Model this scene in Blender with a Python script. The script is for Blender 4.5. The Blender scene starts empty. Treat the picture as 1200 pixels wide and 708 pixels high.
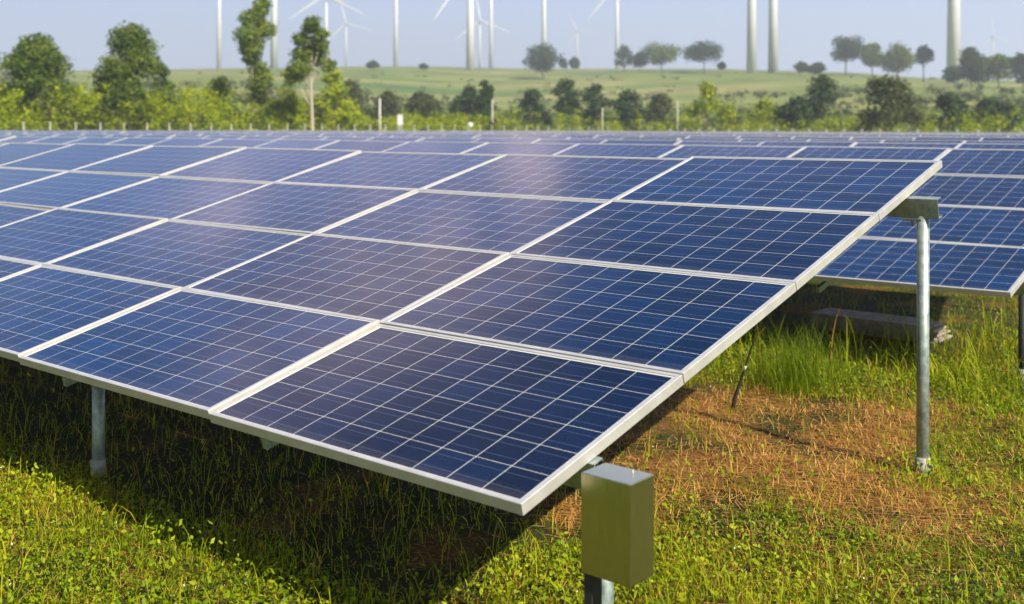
import bpy, bmesh, math, random
import numpy as np
from mathutils import Matrix, Vector

R_ = math.radians
S = bpy.context.scene
rng = np.random.default_rng(11)
random.seed(5)

# ------------------------------------------------------------------ camera
CAM = np.array([2.131, -2.567, 1.168])
YAW, PITCH, ROLL, FPX, HZN = 0.70198, 0.0, 0.0028, 1263.3, 151.94   # HZN: picture row of the horizon (view camera with vertical shift)
def cam_axes():
    cy, sy, cp, sp, cr, sr = (math.cos(YAW), math.sin(YAW), math.cos(PITCH), math.sin(PITCH), math.cos(ROLL), math.sin(ROLL))
    f = np.array([-sy*cp, cy*cp, sp]); x = np.array([cy, sy, 0.]); u = np.cross(x, f)
    return cr*x+sr*u, cr*u-sr*x, f
AX, AU, AF = cam_axes()
FH = np.array([-math.sin(YAW), math.cos(YAW)])      # horizontal forward
RH = np.array([math.cos(YAW), math.sin(YAW)])       # horizontal right
cd = bpy.data.cameras.new('camera'); cam = bpy.data.objects.new('camera', cd); S.collection.objects.link(cam)
m = Matrix(((AX[0], AU[0], -AF[0], CAM[0]), (AX[1], AU[1], -AF[1], CAM[1]), (AX[2], AU[2], -AF[2], CAM[2]), (0, 0, 0, 1)))
cam.matrix_world = m
cd.sensor_width = 36; cd.lens = FPX/1200*36; cd.clip_start = 0.05; cd.clip_end = 9000
cd.shift_y = -(354-HZN)/1200
cd.dof.use_dof = True; cd.dof.focus_distance = 5.2; cd.dof.aperture_fstop = cd.lens/16.0
S.camera = cam

# ------------------------------------------------------------------ light
SUN_AZ, SUN_EL = 100.2, 41.6                        # degrees clockwise from +Y, above horizon
W = bpy.data.worlds.new("World"); S.world = W; W.use_nodes = True
nt = W.node_tree; bg = nt.nodes['Background']
sky = nt.nodes.new('ShaderNodeTexSky'); sky.sky_type = 'NISHITA'; sky.sun_disc = False
sky.sun_elevation = R_(SUN_EL); sky.sun_rotation = R_(SUN_AZ)
sky.dust_density = 0.3; sky.ozone_density = 3.0; sky.air_density = 1.0
def wn(t, **k):
    n = nt.nodes.new(t)
    for a, v in k.items(): setattr(n, a, v)
    return n
tc = wn('ShaderNodeTexCoord'); sep = wn('ShaderNodeSeparateXYZ'); nt.links.new(tc.outputs['Generated'], sep.inputs[0])
# broken cloud high above the frame (seen only mirrored in the glass)
def wmath(op, a, b=None):
    n = wn('ShaderNodeMath', operation=op)
    for i, v in enumerate((a, b)):
        if v is None: continue
        if isinstance(v, (int, float)): n.inputs[i].default_value = v
        else: nt.links.new(v, n.inputs[i])
    return n.outputs[0]
zz = wmath('ADD', wmath('MAXIMUM', sep.outputs[2], 0.0), 0.12)
comb = wn('ShaderNodeCombineXYZ')
nt.links.new(wmath('DIVIDE', sep.outputs[0], zz), comb.inputs[0]); nt.links.new(wmath('DIVIDE', sep.outputs[1], zz), comb.inputs[1])
noi = wn('ShaderNodeTexNoise'); noi.inputs['Scale'].default_value = 2.3; noi.inputs['Detail'].default_value = 4; noi.inputs['Roughness'].default_value = .55
nt.links.new(comb.outputs[0], noi.inputs['Vector'])
mr = wn('ShaderNodeMapRange', interpolation_type='SMOOTHSTEP'); mr.inputs[1].default_value = .44; mr.inputs[2].default_value = .60; mr.inputs[4].default_value = .85
nt.links.new(noi.outputs[0], mr.inputs[0])
me_ = wn('ShaderNodeMapRange', interpolation_type='SMOOTHSTEP'); me_.inputs[1].default_value = .24; me_.inputs[2].default_value = .42
nt.links.new(sep.outputs[2], me_.inputs[0])
mixc = wn('ShaderNodeMix', data_type='RGBA'); mixc.inputs[7].default_value = (50, 36, 35, 1)

# low band of summer haze: pale blue, paler at the very horizon
ramp = wn('ShaderNodeValToRGB'); cr = ramp.color_ramp
cr.elements[0].position = 0.0; cr.elements[0].color = (.80, .87, .98, 1)
cr.elements[1].position = 0.62; cr.elements[1].color = (.045, .14, .42, 1)
e = cr.elements.new(.07); e.color = (.72, .81, .96, 1)
e = cr.elements.new(.15); e.color = (.42, .58, .90, 1)
e = cr.elements.new(.34); e.color = (.09, .36, 1.0, 1)
nt.links.new(wmath('MAXIMUM', sep.outputs[2], 0.0), ramp.inputs[0])
sc_ = wn('ShaderNodeMix', data_type='RGBA', blend_type='MULTIPLY'); sc_.inputs[0].default_value = 1; sc_.inputs[7].default_value = (11.9, 13.0, 15.0, 1)
nt.links.new(ramp.outputs[0], sc_.inputs[6])
mh = wn('ShaderNodeMapRange', interpolation_type='SMOOTHSTEP'); mh.inputs[1].default_value = .5; mh.inputs[2].default_value = .8; mh.inputs[3].default_value = .9; mh.inputs[4].default_value = 0
nt.links.new(sep.outputs[2], mh.inputs[0])
# ... only in the quarter of the sky ahead
dotn = wmath('ADD', wmath('MULTIPLY', sep.outputs[0], float(FH[0])), wmath('MULTIPLY', sep.outputs[1], float(FH[1])))
mq = wn('ShaderNodeMapRange', interpolation_type='SMOOTHSTEP'); mq.inputs[1].default_value = .25; mq.inputs[2].default_value = .6
nt.links.new(dotn, mq.inputs[0])
mixh = wn('ShaderNodeMix', data_type='RGBA')
nt.links.new(wmath('MULTIPLY', mh.outputs[0], mq.outputs[0]), mixh.inputs[0]); nt.links.new(sky.outputs[0], mixh.inputs[6]); nt.links.new(sc_.outputs[2], mixh.inputs[7])
lat = wmath('DIVIDE', wmath('ADD', wmath('MULTIPLY', sep.outputs[0], float(RH[0])), wmath('MULTIPLY', sep.outputs[1], float(RH[1]))), wmath('MAXIMUM', dotn, .05))
m1 = wn('ShaderNodeMapRange', interpolation_type='SMOOTHSTEP'); m1.inputs[1].default_value = -.62; m1.inputs[2].default_value = -.3; m1.inputs[3].default_value = .08; nt.links.new(lat, m1.inputs[0])
m2 = wn('ShaderNodeMapRange', interpolation_type='SMOOTHSTEP'); m2.inputs[1].default_value = -.10; m2.inputs[2].default_value = .09; m2.inputs[3].default_value = 1; m2.inputs[4].default_value = .03; nt.links.new(lat, m2.inputs[0])
bank = wmath('MULTIPLY', wmath('MULTIPLY', m1.outputs[0], m2.outputs[0]), mq.outputs[0])
me2 = wn('ShaderNodeMapRange', interpolation_type='SMOOTHSTEP'); me2.inputs[1].default_value = .43; me2.inputs[2].default_value = .54; me2.inputs[3].default_value = 1; me2.inputs[4].default_value = .05
nt.links.new(sep.outputs[2], me2.inputs[0])
lo1 = wn('ShaderNodeMapRange', interpolation_type='SMOOTHSTEP'); lo1.inputs[1].default_value = .27; lo1.inputs[2].default_value = .345; nt.links.new(sep.outputs[2], lo1.inputs[0])
lo2 = wn('ShaderNodeMapRange', interpolation_type='SMOOTHSTEP'); lo2.inputs[1].default_value = .385; lo2.inputs[2].default_value = .46; lo2.inputs[3].default_value = .52; lo2.inputs[4].default_value = 0; nt.links.new(sep.outputs[2], lo2.inputs[0])
m3 = wn('ShaderNodeMapRange', interpolation_type='SMOOTHSTEP'); m3.inputs[1].default_value = -.62; m3.inputs[2].default_value = -.22; m3.inputs[3].default_value = .2; nt.links.new(lat, m3.inputs[0])
low = wmath('MULTIPLY', wmath('MULTIPLY', wmath('MULTIPLY', lo1.outputs[0], m3.outputs[0]), lo2.outputs[0]), wmath('MULTIPLY', mq.outputs[0], wmath('ADD', wmath('MULTIPLY', mr.outputs[0], .80), .18)))
nt.links.new(wmath('MAXIMUM', wmath('MULTIPLY', wmath('MULTIPLY', mr.outputs[0], wmath('MULTIPLY', me_.outputs[0], me2.outputs[0])), bank), low), mixc.inputs[0])
nt.links.new(mixh.outputs[2], mixc.inputs[6])
nt.links.new(mixc.outputs[2], bg.inputs[0]); bg.inputs[1].default_value = 0.05

sl = bpy.data.lights.new('sun', 'SUN'); sl.energy = 5.0; sl.angle = R_(.53); sl.color = (1, .91, .74)
so = bpy.data.objects.new('sun', sl); S.collection.objects.link(so); so.location = (20, -3, 30)
sd = Vector((math.sin(R_(SUN_AZ))*math.cos(R_(SUN_EL)), math.cos(R_(SUN_AZ))*math.cos(R_(SUN_EL)), math.sin(R_(SUN_EL))))
so.rotation_euler = (-sd).to_track_quat('-Z', 'Y').to_euler()
vs = S.view_settings; vs.view_transform = 'Standard'; vs.look = 'None'; vs.exposure = 1.08; vs.gamma = 1; vs.use_curve_mapping = False
S.render.engine = 'CYCLES'
S.cycles.use_denoising = True; S.cycles.max_bounces = 6; S.cycles.diffuse_bounces = 2; S.cycles.transparent_max_bounces = 8
S.cycles.volume_bounces = 0

# ------------------------------------------------------------------ helpers
C = S.collection
def tag(o, label=None, cat=None, group=None, kind=None):
    if label: o['label'] = label
    if cat: o['category'] = cat
    if group: o['group'] = group
    if kind: o['kind'] = kind
    return o
def empty(name, loc, label, cat, group=None):
    o = bpy.data.objects.new(name, None); C.objects.link(o); o.location = loc; o.empty_display_size = .2
    return tag(o, label, cat, group)
def link(name, me, parent=None, loc=(0, 0, 0), rot=(0, 0, 0)):
    o = bpy.data.objects.new(name, me); C.objects.link(o); o.parent = parent; o.location = loc; o.rotation_euler = rot
    return o
class MB:
    """collects polygons, builds one mesh"""
    def __init__(s): s.v = []; s.f = []; s.m = []; s.uv = []; s.sm = []
    def face(s, pts, mi=0, uv=None, smooth=False):
        b = len(s.v); s.v += [tuple(p) for p in pts]; s.f.append(tuple(range(b, b+len(pts)))); s.m.append(mi)
        s.uv.append(uv or [(0, 0)]*len(pts)); s.sm.append(smooth)
    def box(s, lo, hi, mi=0, M=None):
        x0, y0, z0 = lo; x1, y1, z1 = hi
        P = [(x, y, z) for z in (z0, z1) for y in (y0, y1) for x in (x0, x1)]
        if M is not None: P = [tuple(M @ Vector(p)) for p in P]
        for q in ((0, 2, 3, 1), (4, 5, 7, 6), (0, 1, 5, 4), (1, 3, 7, 5), (3, 2, 6, 7), (2, 0, 4, 6)):
            s.face([P[i] for i in q], mi)
    def tube(s, pts, rad, n=10, mi=0, caps=True, smooth=True):
        pts = [Vector(p) for p in pts]; rs = rad if isinstance(rad, (list, tuple)) else [rad]*len(pts)
        rings = []; up = None
        for i, p in enumerate(pts):
            d = (pts[min(i+1, len(pts)-1)]-pts[max(i-1, 0)]).normalized()
            a = Vector((1, 0, 0)) if abs(d.x) < .9 else Vector((0, 1, 0))
            if up is not None: a = up
            x = (a - d*a.dot(d)).normalized(); y = d.cross(x); up = x
            b = len(s.v)
            s.v += [tuple(p + (x*math.cos(2*math.pi*k/n)+y*math.sin(2*math.pi*k/n))*rs[i]) for k in range(n)]
            rings.append(b)
        for a, b in zip(rings, rings[1:]):
            for k in range(n):
                s.f.append((a+k, a+(k+1) % n, b+(k+1) % n, b+k)); s.m.append(mi); s.uv.append([(0, 0)]*4); s.sm.append(smooth)
        if caps:
            s.f.append(tuple(reversed(range(rings[0], rings[0]+n)))); s.m.append(mi); s.uv.append([(0, 0)]*n); s.sm.append(False)
            s.f.append(tuple(range(rings[-1], rings[-1]+n))); s.m.append(mi); s.uv.append([(0, 0)]*n); s.sm.append(False)
    def mesh(s, name, mats):
        me = bpy.data.meshes.new(name); me.from_pydata(s.v, [], s.f)
        for mt in (mats if isinstance(mats, (list, tuple)) else [mats]): me.materials.append(mt)
        me.polygons.foreach_set('material_index', s.m); me.polygons.foreach_set('use_smooth', s.sm)
        ul = me.uv_layers.new(name='UVMap')
        flat = [c for f in s.uv for p in f for c in p]; ul.data.foreach_set('uv', flat)
        me.update(); return me
def np_mesh(name, verts, polys, mats, mat_idx=None, tint=None, smooth=False):
    """verts (n,3); polys list of (k,m) int arrays"""
    me = bpy.data.meshes.new(name); me.vertices.add(len(verts)); me.vertices.foreach_set('co', np.ascontiguousarray(verts, np.float32).ravel())
    lv = np.concatenate([p.ravel() for p in polys]).astype(np.int32)
    sizes = np.concatenate([np.full(len(p), p.shape[1]) for p in polys]).astype(np.int32)
    st = np.concatenate([[0], np.cumsum(sizes)[:-1]]).astype(np.int32)
    me.loops.add(len(lv)); me.loops.foreach_set('vertex_index', lv)
    me.polygons.add(len(sizes)); me.polygons.foreach_set('loop_start', st); me.polygons.foreach_set('loop_total', sizes)
    for mt in mats: me.materials.append(mt)
    if mat_idx is not None: me.polygons.foreach_set('material_index', np.asarray(mat_idx, np.int32))
    me.polygons.foreach_set('use_smooth', np.full(len(sizes), smooth))
    me.update(calc_edges=True)
    if tint is not None:
        a = me.attributes.new('tint', 'FLOAT', 'POINT'); a.data.foreach_set('value', np.asarray(tint, np.float32))
    return me

# ------------------------------------------------------------------ materials
def mat(name):
    mt = bpy.data.materials.new(name); mt.use_nodes = True
    return mt, mt.node_tree, mt.node_tree.nodes['Principled BSDF']
def N(t, ty, **k):
    n = t.nodes.new(ty)
    for a, v in k.items(): setattr(n, a, v)
    return n
def M2(t, op, a, b=None, c=None):
    n = t.nodes.new('ShaderNodeMath'); n.operation = op
    for i, v in enumerate((a, b, c)):
        if v is None: continue
        if isinstance(v, (int, float)): n.inputs[i].default_value = v
        else: t.links.new(v, n.inputs[i])
    return n.outputs[0]
def noise(t, scale, detail=3, vec=None, rough=.5):
    n = t.nodes.new('ShaderNodeTexNoise'); n.inputs['Scale'].default_value = scale; n.inputs['Detail'].default_value = detail; n.inputs['Roughness'].default_value = rough
    if vec is not None: t.links.new(vec, n.inputs['Vector'])
    return n.outputs[0]
def rampn(t, fac, stops):
    r = t.nodes.new('ShaderNodeValToRGB'); el = r.color_ramp.elements
    el[0].position, el[0].color = stops[0][0], (*stops[0][1], 1); el[1].position, el[1].color = stops[-1][0], (*stops[-1][1], 1)
    for p, c in stops[1:-1]:
        e = el.new(p); e.color = (*c, 1)
    t.links.new(fac, r.inputs[0]); return r.outputs[0]
def mixc_(t, f, a, b, blend='MIX'):
    n = t.nodes.new('ShaderNodeMix'); n.data_type = 'RGBA'; n.blend_type = blend
    for i, v in ((0, f), (6, a), (7, b)):
        if isinstance(v, (int, float)): n.inputs[i].default_value = v
        elif isinstance(v, tuple): n.inputs[i].default_value = (*v, 1)
        else: t.links.new(v, n.inputs[i])
    return n.outputs[2]
def bump(t, b, h, strength=.3, dist=.01):
    n = t.nodes.new('ShaderNodeBump'); n.inputs['Strength'].default_value = strength; n.inputs['Distance'].default_value = dist
    t.links.new(h, n.inputs['Height']); t.links.new(n.outputs[0], b.inputs['Normal'])
def objco(t): return t.nodes.new('ShaderNodeTexCoord').outputs['Object']
def geopos(t): return t.nodes.new('ShaderNodeNewGeometry').outputs['Position']

def metal(name, lo, hi, rough=(.35, .55), metallic=.8, scale=14, stretch=None):
    mt, t, b = mat(name); v = objco(t)
    if stretch:
        mp = N(t, 'ShaderNodeMapping'); mp.inputs['Scale'].default_value = stretch; t.links.new(v, mp.inputs[0]); v = mp.outputs[0]
    n1 = noise(t, scale, 5, v, .6)
    t.links.new(rampn(t, n1, [(.3, lo), (.7, hi)]), b.inputs['Base Color'])
    mrn = N(t, 'ShaderNodeMapRange'); mrn.inputs[3].default_value = rough[0]; mrn.inputs[4].default_value = rough[1]; t.links.new(n1, mrn.inputs[0])
    t.links.new(mrn.outputs[0], b.inputs['Roughness']); b.inputs['Metallic'].default_value = metallic
    bump(t, b, n1, .08, .004)
    return mt
ALU = metal('anodised_aluminium', (.50, .49, .475), (.62, .61, .595), (.38, .55), .5, 9)
GALV = metal('galvanised_steel', (.20, .26, .25), (.42, .49, .47), (.36, .6), .6, 26)
STEEL = metal('brushed_steel', (.47, .435, .235), (.60, .56, .34), (.17, .31), .97, 6, (46, 46, 1.3))  # olive tint in the base colour stands in for grass mirrored in the steel
PAINTW = metal('white_turbine_paint', (.53, .55, .59), (.61, .63, .66), (.35, .45), 0, .2)
BLACK = metal('black_rubber', (.012, .012, .012), (.03, .03, .03), (.5, .7), 0, 30)
CONC = metal('weathered_concrete', (.22, .19, .16), (.45, .40, .34), (.8, .95), 0, 16)
POSTC = metal('pale_concrete_post', (.38, .37, .34), (.54, .52, .48), (.8, .95), 0, 6)
WHITEP = metal('white_painted_sheet', (.55, .55, .54), (.66, .66, .65), (.4, .6), 0, 5)
SLEEVE = metal('pale_plastic_sleeve', (.20, .20, .17), (.42, .41, .37), (.5, .7), 0, 25)

PW, PH, FR = 1.664, .981, .0195          # panel size, frame lip
CM = .007
def cell_material():
    mt, t, b = mat('solar_cells_under_glass')
    uvn = N(t, 'ShaderNodeUVMap', uv_map='UVMap'); sp = N(t, 'ShaderNodeSeparateXYZ'); t.links.new(uvn.outputs[0], sp.inputs[0])
    cw, ch = (PW-2*FR-2*CM)/10, (PH-2*FR-2*CM)/6
    cu = M2(t, 'DIVIDE', M2(t, 'SUBTRACT', sp.outputs[0], FR+CM), cw); cv = M2(t, 'DIVIDE', M2(t, 'SUBTRACT', sp.outputs[1], FR+CM), ch)
    du = M2(t, 'ABSOLUTE', M2(t, 'SUBTRACT', M2(t, 'FRACT', cu), .5)); dv = M2(t, 'ABSOLUTE', M2(t, 'SUBTRACT', M2(t, 'FRACT', cv), .5))
    lu = M2(t, 'GREATER_THAN', du, .5-.0013/cw); lv = M2(t, 'GREATER_THAN', dv, .5-.0010/ch)
    outu = M2(t, 'GREATER_THAN', M2(t, 'ABSOLUTE', M2(t, 'SUBTRACT', cu, 5)), 5.0); outv = M2(t, 'GREATER_THAN', M2(t, 'ABSOLUTE', M2(t, 'SUBTRACT', cv, 3)), 3.0)
    gap = M2(t, 'MAXIMUM', M2(t, 'MAXIMUM', lu, lv), M2(t, 'MAXIMUM', outu, outv))
    # three bus bars in each cell, running along the string
    fb = M2(t, 'ABSOLUTE', M2(t, 'SUBTRACT', M2(t, 'FRACT', M2(t, 'ADD', M2(t, 'MULTIPLY', cv, 2.0), 0.0)), .5))
    bus = M2(t, 'LESS_THAN', fb, .0009*2/ch)
    # polycrystal grains, cell to cell tone, module to module tone
    vo = N(t, 'ShaderNodeTexVoronoi'); vo.inputs['Scale'].default_value = 95; t.links.new(uvn.outputs[0], vo.inputs['Vector'])
    wn_ = N(t, 'ShaderNodeTexWhiteNoise', noise_dimensions='3D'); cb = N(t, 'ShaderNodeCombineXYZ')
    oi = N(t, 'ShaderNodeObjectInfo')
    t.links.new(M2(t, 'FLOOR', cu), cb.inputs[0]); t.links.new(M2(t, 'FLOOR', cv), cb.inputs[1]); t.links.new(oi.outputs['Random'], cb.inputs[2]); t.links.new(cb.outputs[0], wn_.inputs[0])
    base = mixc_(t, oi.outputs['Random'], (.0001, .0165, .064), (.0003, .0070, .030))
    k = M2(t, 'ADD', M2(t, 'MULTIPLY', wn_.outputs[0], .62), M2(t, 'ADD', .42, M2(t, 'MULTIPLY', vo.outputs['Color'], .55)))
    sc = N(t, 'ShaderNodeVectorMath', operation='SCALE'); t.links.new(base, sc.inputs[0]); t.links.new(k, sc.inputs['Scale'])
    # thin uneven dust film
    dn = noise(t, 2.2, 5, geopos(t), .6)
    c1 = mixc_(t, M2(t, 'MULTIPLY', dn, .012), sc.outputs[0], (.36, .29, .25))
    edge = N(t, 'ShaderNodeMapRange', interpolation_type='SMOOTHSTEP'); edge.inputs[1].default_value = .10; edge.inputs[2].default_value = .02; t.links.new(sp.outputs[1], edge.inputs[0])
    streak = N(t, 'ShaderNodeMapping'); streak.inputs['Scale'].default_value = (26, 1.2, 1); t.links.new(uvn.outputs[0], streak.inputs[0])
    c1 = mixc_(t, M2(t, 'MULTIPLY', M2(t, 'MULTIPLY', edge.outputs[0], noise(t, 1.0, 4, streak.outputs[0], .6)), .10), c1, (.40, .33, .26))
    c2 = mixc_(t, M2(t, 'MULTIPLY', bus, .30), c1, (.20, .28, .42))
    c3 = mixc_(t, M2(t, 'MULTIPLY', gap, .95), c2, (.60, .60, .58))
    t.links.new(c3, b.inputs['Base Color'])
    b.inputs['Roughness'].default_value = .13; b.inputs['IOR'].default_value = 1.22; b.inputs['Specular Tint'].default_value = (.70, .84, 1, 1)
    t.links.new(M2(t, 'ADD', .09, M2(t, 'MULTIPLY', dn, .09)), b.inputs['Roughness'])
    return mt
CELL = cell_material()
BACK = metal('white_backsheet', (.55, .55, .55), (.62, .62, .62), (.6, .7), 0, 4)

def leafy(name, stops, scale=.35, trans=.35, rough=.55, attr=False):
    mt, t, b = mat(name)
    if attr:
        a = N(t, 'ShaderNodeAttribute', attribute_name='tint'); col = rampn(t, a.outputs['Fac'], stops)
    else:
        n1 = noise(t, scale, 3, geopos(t), .6)
        wv = N(t, 'ShaderNodeTexWhiteNoise'); vv = N(t, 'ShaderNodeAttribute', attribute_name='tint'); t.links.new(vv.outputs['Fac'], wv.inputs['Vector'])
        col = rampn(t, M2(t, 'ADD', M2(t, 'MULTIPLY', n1, .6), M2(t, 'MULTIPLY', vv.outputs['Fac'], .4)), stops)
    t.links.new(col, b.inputs['Base Color']); b.inputs['Roughness'].default_value = rough; b.inputs['Specular IOR Level'].default_value = .22
    tr = N(t, 'ShaderNodeBsdfTranslucent'); t.links.new(col, tr.inputs[0])
    mx = N(t, 'ShaderNodeMixShader'); mx.inputs[0].default_value = trans
    out = t.nodes['Material Output']
    t.links.new(b.outputs[0], mx.inputs[1]); t.links.new(tr.outputs[0], mx.inputs[2]); t.links.new(mx.outputs[0], out.inputs[0])
    return mt
GRASS = leafy('grass_blades', [(0, (.05, .095, .003)), (.35, (.18, .26, .003)), (.65, (.40, .44, .006)), (.85, (.44, .36, .02)), (1, (.38, .21, .05))], attr=True, trans=.42)
WEED = leafy('clover_leaves', [(0, (.05, .11, .003)), (.6, (.23, .32, .006)), (1, (.40, .44, .016))], attr=True, trans=.4)
STRAW = leafy('dry_straw', [(0, (.20, .085, .016)), (.5, (.43, .20, .036)), (1, (.68, .43, .13))], attr=True, trans=.15, rough=.7)
L_DARK = leafy('dark_green_leaves', [(.25, (.012, .034, .012)), (.5, (.032, .066, .016)), (.75, (.075, .125, .02))])
L_MID = leafy('mid_green_leaves', [(.25, (.03, .075, .010)), (.5, (.10, .165, .014)), (.75, (.24, .28, .024))], trans=.42)
L_FRESH = leafy('fresh_green_leaves', [(.25, (.05, .11, .012)), (.5, (.15, .22, .02)), (.75, (.32, .35, .03))], trans=.42)
L_YEL = leafy('yellow_green_leaves', [(.25, (.10, .16, .004)), (.5, (.26, .34, .006)), (.75, (.48, .48, .012))])
L_OLIVE = leafy('olive_leaves', [(.25, (.024, .036, .010)), (.5, (.058, .078, .016)), (.75, (.13, .14, .024))])
BARK = metal('grey_bark', (.09, .07, .05), (.20, .165, .12), (.85, .95), 0, 9, (4, 4, 1))
PALEBARK = metal('pale_bark', (.30, .26, .20), (.46, .41, .33), (.85, .95), 0, 9, (4, 4, 1))

# ------------------------------------------------------------------ ground and hills: one sheet to the horizon
GZ = -.69
def slope_of(py): return (HZN-py)/FPX
def sstep(x): x = np.clip(x, 0, 1); return x*x*(3-2*x)
def hash_noise(x, y, seed=0):
    """smooth value noise"""
    xi, yi = np.floor(x), np.floor(y); fx, fy = sstep(x-xi), sstep(y-yi)
    def h(a, b): v = np.sin(a*127.1+b*311.7+seed*74.7)*43758.5453; return v-np.floor(v)
    return (h(xi, yi)*(1-fx)+h(xi+1, yi)*fx)*(1-fy)+(h(xi, yi+1)*(1-fx)+h(xi+1, yi+1)*fx)*fy
def terrain(x, y):
    x = np.asarray(x, float); y = np.asarray(y, float)
    rx, ry = x-CAM[0], y-CAM[1]
    d = rx*FH[0]+ry*FH[1]; l = rx*RH[0]+ry*RH[1]; r = np.hypot(rx, ry)
    az = np.arctan2(l, d)
    de = r*np.cos(np.clip(np.abs(az), 0, .55))
    px = np.clip(600+FPX*np.tan(np.clip(az, -.5, .5)), 0, 1200)
    t = np.maximum(np.maximum(-109-x, y-158), 0)
    py = np.interp(t, [0, 20, 40, 80, 150, 230, 310, 400, 480, 900, 3500], [160, 153, 150, 141, 125, 108, 95, 86.5, 83, 82, 79.5])
    py = py + np.interp(px, [0, 430, 520, 600, 850, 1000, 1080, 1200], [5, -3, -3, -1, -1, 3, 9, 12])*sstep((t-150)/250)
    hill = CAM[2]+slope_of(py)*de + (hash_noise(x/38, y/38, 3)-.5)*3.0*sstep((t-60)/200)*np.clip(1-t/700, 0, 1)
    z = GZ+(hill-GZ)*sstep(t/45)*sstep((1.75-np.abs(az))/.7)
    near = np.clip(1-(r-3)/14, 0, 1)
    z = z + near*((hash_noise(x*1.7, y*1.7, 1)-.5)*.045+(hash_noise(x*5, y*5, 2)-.5)*.018)
    return z
def at(px, d):
    """point on the ground at picture column px, d metres ahead"""
    l = (px-600)/FPX*d; p = CAM[:2]+FH*d+RH*l
    return float(p[0]), float(p[1])
def hgt(py, d): return float(CAM[2]+slope_of(py)*d)

rr = np.concatenate([[0.02], np.geomspace(.25, 14, 90), np.geomspace(15, 140, 45), np.geomspace(145, 900, 80), np.geomspace(940, 2900, 26)])
az_f = np.linspace(-36, 36, 150, endpoint=False); az_b = np.linspace(36, 324, 90, endpoint=False)
az = np.radians(np.concatenate([az_f, az_b])); na = len(az)
A, Rr = np.meshgrid(az, rr)
gx = CAM[0]+Rr*(np.cos(A)*FH[0]+np.sin(A)*RH[0]); gy = CAM[1]+Rr*(np.cos(A)*FH[1]+np.sin(A)*RH[1])
gz = terrain(gx, gy)
verts = np.stack([gx.ravel(), gy.ravel(), gz.ravel()], 1)
i, j = np.meshgrid(np.arange(len(rr)-1), np.arange(na), indexing='ij'); i = i.ravel(); j = j.ravel(); j2 = (j+1) % na
quads = np.stack([i*na+j, (i+1)*na+j, (i+1)*na+j2, i*na+j2], 1)[:, ::-1]
def ground_material():
    mt, t, b = mat('soil_and_meadow'); p = geopos(t)
    sp = N(t, 'ShaderNodeSeparateXYZ'); t.links.new(p, sp.inputs[0])
    n1 = noise(t, 1.6, 5, p, .6); n2 = noise(t, 28, 5, p, .65)
    soil = rampn(t, n2, [(.25, (.05, .022, .007)), (.5, (.18, .085, .022)), (.75, (.38, .20, .055))])
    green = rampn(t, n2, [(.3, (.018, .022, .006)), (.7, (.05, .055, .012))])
    bd = N(t, 'ShaderNodeVectorMath', operation='DISTANCE'); t.links.new(p, bd.inputs[0]); bd.inputs[1].default_value = (-.7, 3.4, GZ)
    bm_ = N(t, 'ShaderNodeMapRange'); bm_.inputs[1].default_value = .9; bm_.inputs[2].default_value = 1.9; t.links.new(bd.outputs['Value'], bm_.inputs[0])
    near = mixc_(t, rampn(t, M2(t, 'ADD', n1, M2(t, 'MULTIPLY', bm_.outputs[0], .14)), [(.44, (0, 0, 0)), (.62, (1, 1, 1))]), soil, green)
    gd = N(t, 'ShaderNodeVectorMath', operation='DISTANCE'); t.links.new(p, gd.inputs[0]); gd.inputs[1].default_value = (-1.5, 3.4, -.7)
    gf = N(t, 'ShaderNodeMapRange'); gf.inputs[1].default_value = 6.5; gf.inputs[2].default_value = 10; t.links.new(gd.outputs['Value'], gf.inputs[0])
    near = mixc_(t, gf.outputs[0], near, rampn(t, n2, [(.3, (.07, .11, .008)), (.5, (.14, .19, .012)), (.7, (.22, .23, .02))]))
    # far meadow: bands of grass, stubble and scrub on the hillside
    mp = N(t, 'ShaderNodeMapping'); mp.inputs['Rotation'].default_value = (0, 0, -YAW); t.links.new(p, mp.inputs[0])
    mp2 = N(t, 'ShaderNodeMapping'); mp2.inputs['Scale'].default_value = (.35, 1, 0); t.links.new(mp.outputs[0], mp2.inputs[0])
    f1 = noise(t, .017, 4, mp2.outputs[0], .55); f2 = noise(t, .09, 5, mp2.outputs[0], .6)
    mead = rampn(t, f1, [(.30, (.075, .14, .03)), (.43, (.14, .19, .035)), (.52, (.19, .22, .05)), (.62, (.29, .26, .10)), (.72, (.16, .19, .04))])
    mead = mixc_(t, rampn(t, f2, [(.42, (0, 0, 0)), (.66, (.7, .7, .7))]), mead, (.045, .075, .022))
    dist = N(t, 'ShaderNodeVectorMath', operation='DISTANCE'); t.links.new(p, dist.inputs[0]); dist.inputs[1].default_value = tuple(CAM)
    fm = N(t, 'ShaderNodeMapRange'); fm.inputs[1].default_value = 15; fm.inputs[2].default_value = 90; t.links.new(dist.outputs['Value'], fm.inputs[0])
    t.links.new(mixc_(t, fm.outputs[0], near, mead), b.inputs['Base Color'])
    b.inputs['Roughness'].default_value = .95; b.inputs['Specular IOR Level'].default_value = .15
    bump(t, b, M2(t, 'ADD', n2, noise(t, 110, 3, p)), .7, .02)
    return mt
go = link('ground', np_mesh('ground', verts, [quads], [ground_material()], smooth=True)); tag(go, kind='structure')

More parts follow.
